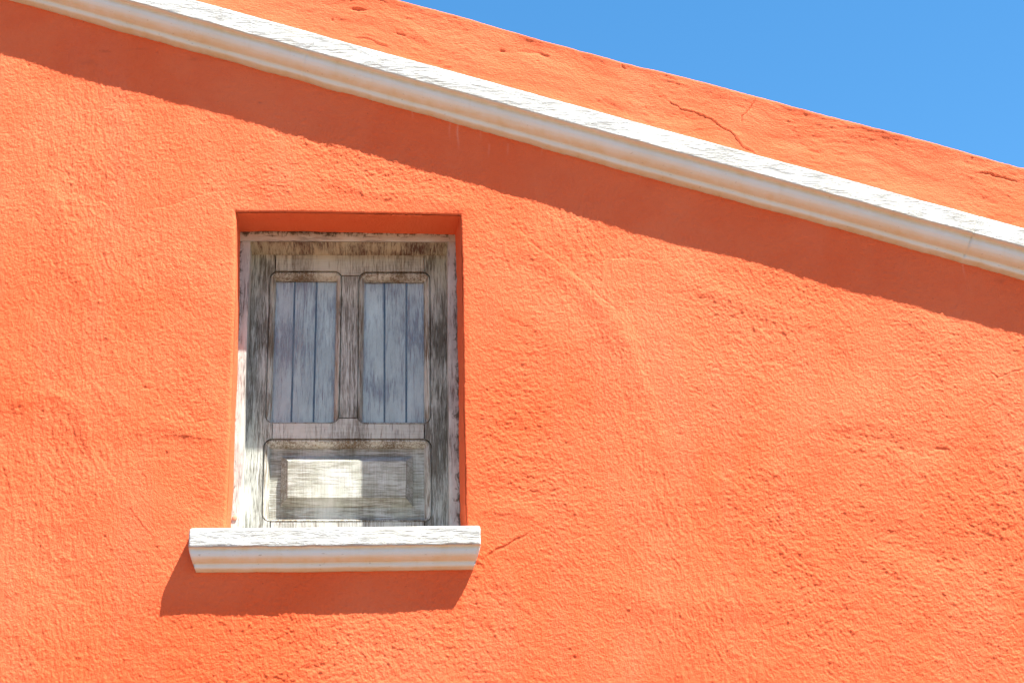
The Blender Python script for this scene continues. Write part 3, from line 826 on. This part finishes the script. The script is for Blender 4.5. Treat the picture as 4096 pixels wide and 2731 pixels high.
# field and raised panel
fb = D_LEAF + .034
c = [at(*p, fb) for p in ((1060, 1760), (1715, 1760), (1715, 2090), (1055, 2090))]
new_mesh("panel_field", np.array(c + [p + np.array([0, .01, 0]) for p in c]), [(0, 3, 2, 1), (4, 5, 6, 7), (0, 1, 5, 4), (1, 2, 6, 5), (2, 3, 7, 6), (3, 0, 4, 7)], M_PANEL, WN, smooth=False)
def ringpts(p, y): return [at(*q, y) for q in p]
rp = [ringpts([(1126, 1824), (1652, 1826), (1652, 2025), (1121, 2025)], fb - .0005), ringpts([(1126, 1824), (1652, 1826), (1652, 2025), (1121, 2025)], fb - .0045),
      ringpts([(1147, 1839), (1627, 1840), (1626, 1993), (1146, 1993)], fb - .026), ringpts([(1151, 1843), (1624, 1844), (1622, 1989), (1150, 1989)], fb - .0315)]
V = [p for r_ in rp for p in r_]; F = [(12, 15, 14, 13)]
for r_ in range(3):
    for q in range(4): F.append((r_ * 4 + q, (r_ + 1) * 4 + q, (r_ + 1) * 4 + (q + 1) % 4, r_ * 4 + (q + 1) % 4))
new_mesh("raised_panel", np.array(V), F, M_PANEL, WN, smooth=False)
# dark board closing the back of the leaf
c = [at(*p, D_LEAF + .060) for p in ((930, 985), (1850, 985), (1850, 2135), (900, 2135))]
new_mesh("backing", np.array(c + [p + np.array([0, .01, 0]) for p in c]), [(0, 3, 2, 1), (4, 5, 6, 7), (0, 1, 5, 4), (1, 2, 6, 5), (2, 3, 7, 6), (3, 0, 4, 7)], M_DARK, WN, smooth=False)
# nail head at the foot of the left jamb
bm = bmesh.new(); q = at(939, 2070, D_FRAME - .001)
bmesh.ops.create_uvsphere(bm, u_segments=20, v_segments=10, radius=.0095, matrix=Matrix.Translation(q.tolist()) @ Matrix.Diagonal((1, .28, 1, 1)))
bm_object("nail", bm, M_NAIL, WN, True)["label"] = "rusty nail head low on the left jamb"

# --- sill
SP = resample([(-.165, -.004), (-.05, .004), (.045, .001), (.062, -.001), (.0685, -.005), (.0705, -.012), (.0708, -.040), (.0718, -.062), (.070, -.0685), (.0615, -.070),
               (.060, -.074), (.0600, -.086), (.057, -.096), (.050, -.105), (.041, -.111), (.033, -.1135), (.0305, -.116), (.0300, -.1245),
               (.026, -.131), (.018, -.1345), (.010, -.1375), (-.03, -.138)], .0032)
la, lb = at(757, 2109, -SILL_P), at(1922, 2098, -SILL_P)
SP[:, 0] = np.where(SP[:, 0] > .05, SP[:, 0] * 1.03, SP[:, 0])
n = 380
tpar = np.linspace(0, 1, n)
ns_, ms_ = n, len(SP)
TP = np.repeat(tpar[:, None], ms_, 1)
O = np.repeat(SP[None, :, 0], n, 0); DZ = np.repeat(SP[None, :, 1], n, 0)
sarc = np.concatenate([[0], np.cumsum(np.linalg.norm(np.diff(SP, axis=0), axis=1))]); S = np.repeat(sarc[None, :], n, 0)
under = (DZ < -.069) | ((O < .071) & (DZ < -.06))
inset = np.where(under, .023 * np.clip((-.069 - DZ) / .069, 0, 1) ** 1.3, 0)
inset += np.where((~under) & (O < .0), .0, 0)
x0 = la[0] + inset; x1 = lb[0] - inset
SX = x0 + (x1 - x0) * TP
SZ = la[2] + (lb[2] - la[2]) * TP + DZ
Ls = lb[0] - la[0]
endd = np.minimum(TP, 1 - TP) * Ls
# rounded, slightly battered ends
O2 = O - np.where((O > .03), round_edge(endd, .008) * .7, 0)
SZ -= np.where((DZ > -.03) & (O > 0), round_edge(endd, .012) * .5, 0)
fas = ((O > .068) & (DZ < -.004) & (DZ > -.068)).astype(float)
O2 += np.where(fas > 0, .0018 * fbm(SX, S, .030, 901, 4, .62, 0, 2.6, .6) + .0008 * fbm(SX, S, .09, 911, 2), np.where(O > -.001, .0004 * fbm(SX, S, .05, 921, 3, .6, 0, 3, .7), 0))
ch = np.exp(-((DZ + .0665) / .005) ** 2) * (O > .066)
SZ += ch * (.0022 * sstep(.1, .6, fbm(SX, S * 0, .05, 931, 4, .6)) + .0012 * fbm(SX, S * 0, .02, 941, 3))
SZ += .0022 * fbm(SX, S * 0, .30, 951, 2) + np.where(DZ < -.13, .0018 * fbm(SX, S * 0, .09, 961, 3), 0)
# broken corner at the right end
cp = at(1905, 2222, -.05)
dch = np.hypot((SX - cp[0] - .012) / .016, (SZ - cp[2] + .004) / .022)
O2 -= np.where(under, .012 * np.exp(-dch ** 2) * (.8 + .6 * vnoise(SX / .006, SZ / .006, 971)), 0)
V = np.stack([SX, -O2, SZ], -1)
# inside the reveal the tongue must stay within the opening
inn = O < -.002
tl, trr = edge_left(np.array([la[2]]))[0] - .004, edge_right(np.array([lb[2]]))[0] - .0
tx = tl + (trr - tl) * TP
kk = np.clip(-(O + .002) / .004, 0, 1) * (DZ > -.05)
V[..., 0] = V[..., 0] * (1 - kk) + tx * kk
fi, fj = np.meshgrid(np.arange(ns_ - 1), np.arange(ms_ - 1), indexing='ij'); fi = fi.ravel(); fj = fj.ravel()
F = np.stack([fi * ms_ + fj, fi * ms_ + fj + 1, (fi + 1) * ms_ + fj + 1, (fi + 1) * ms_ + fj], 1)
Fl = [tuple(r_) for r_ in F.tolist()]
# end caps as fans subdivided around a centre
Vl = V.reshape(-1, 3)
caps = []
for e_, i_ in ((0, 0), (1, ns_ - 1)):
    ring = [i_ * ms_ + q for q in range(ms_) if SP[q, 0] > -.03]
    ctr = Vl[ring].mean(0); ctr[0] += (-.002 if e_ == 0 else .002)
    ci = len(Vl) + e_; caps.append(ctr)
    for a, b in zip(ring, ring[1:] + ring[:1]): Fl.append((a, b, ci) if e_ == 1 else (b, a, ci))
OCS = 1.0 * bell(DZ, -.074, .006) * (O < .066) + .9 * bell(DZ, -.108, .010) + .9 * sstep(-.128, -.133, DZ)  # same ochre on the sill's underside: stain mixed with painted warm bounce
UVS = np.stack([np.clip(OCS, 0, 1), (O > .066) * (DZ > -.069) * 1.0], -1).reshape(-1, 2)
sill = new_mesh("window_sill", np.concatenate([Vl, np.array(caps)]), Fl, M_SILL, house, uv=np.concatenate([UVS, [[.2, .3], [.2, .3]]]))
sill["label"] = "white moulded window sill projecting below the window"
sill.data.shade_smooth() if hasattr(sill.data, "shade_smooth") else None

# --- the rest of the house behind the gable, out of the picture
def box(name, x0, x1, y0, y1, z0_, z1_, mat, parent):
    V = [(x, y, z) for x in (x0, x1) for y in (y0, y1) for z in (z0_, z1_)]
    return new_mesh(name, np.array(V), [(0, 1, 3, 2), (4, 6, 7, 5), (0, 4, 5, 1), (2, 3, 7, 6), (0, 2, 6, 4), (1, 5, 7, 3)], mat, parent, smooth=False)
zl = float(z_corn(np.array([5.98]))[0]) - .3
box("side_wall", 5.72, 5.98, .33, 7.0, 0, zl, M_PLASTER, house)
box("side_wall", XL + .02, XL + .28, .33, 7.0, 0, zl, M_PLASTER, house)
za = float(z_corn(np.array([APEX]))[0]) - .45
k = NT("roof_tile"); k.surf(k.mix(k.noise(k.pos((1, 8, 1)), 3, 4), (0.30, 0.12, 0.07), (0.42, 0.20, 0.12)), 0.85); M_ROOF = k.m
V = []
for y in (.33, 7.0):
    for (x, z) in ((XL + .02, zl), (APEX, za), (5.98, zl)):
        V += [(x, y, z), (x, y, z + .08)]
F = [(0, 2, 8, 6), (2, 4, 10, 8), (1, 7, 9, 3), (3, 9, 11, 5), (0, 1, 3, 2), (2, 3, 5, 4), (6, 8, 9, 7), (8, 10, 11, 9), (0, 6, 7, 1), (4, 5, 11, 10)]
new_mesh("roof", np.array(V), F, M_ROOF, house, smooth=False)

# ------------------------------------------------------------------ ground
k = NT("pale_paving")
gn = k.noise(k.pos(), 1.5, 6, 0.6)
k.surf(k.mix(gn, (0.15, 0.088, 0.050), (0.195, 0.118, 0.070)), 0.9, k.bump(k.noise(k.pos(), 60, 4), .01, .5), 0.2)
g = new_mesh("ground", np.array([(-600, -600, 0), (600, -600, 0), (600, 600, 0), (-600, 600, 0)]), [(0, 1, 2, 3)], k.m, None, smooth=False)
g["kind"] = "structure"
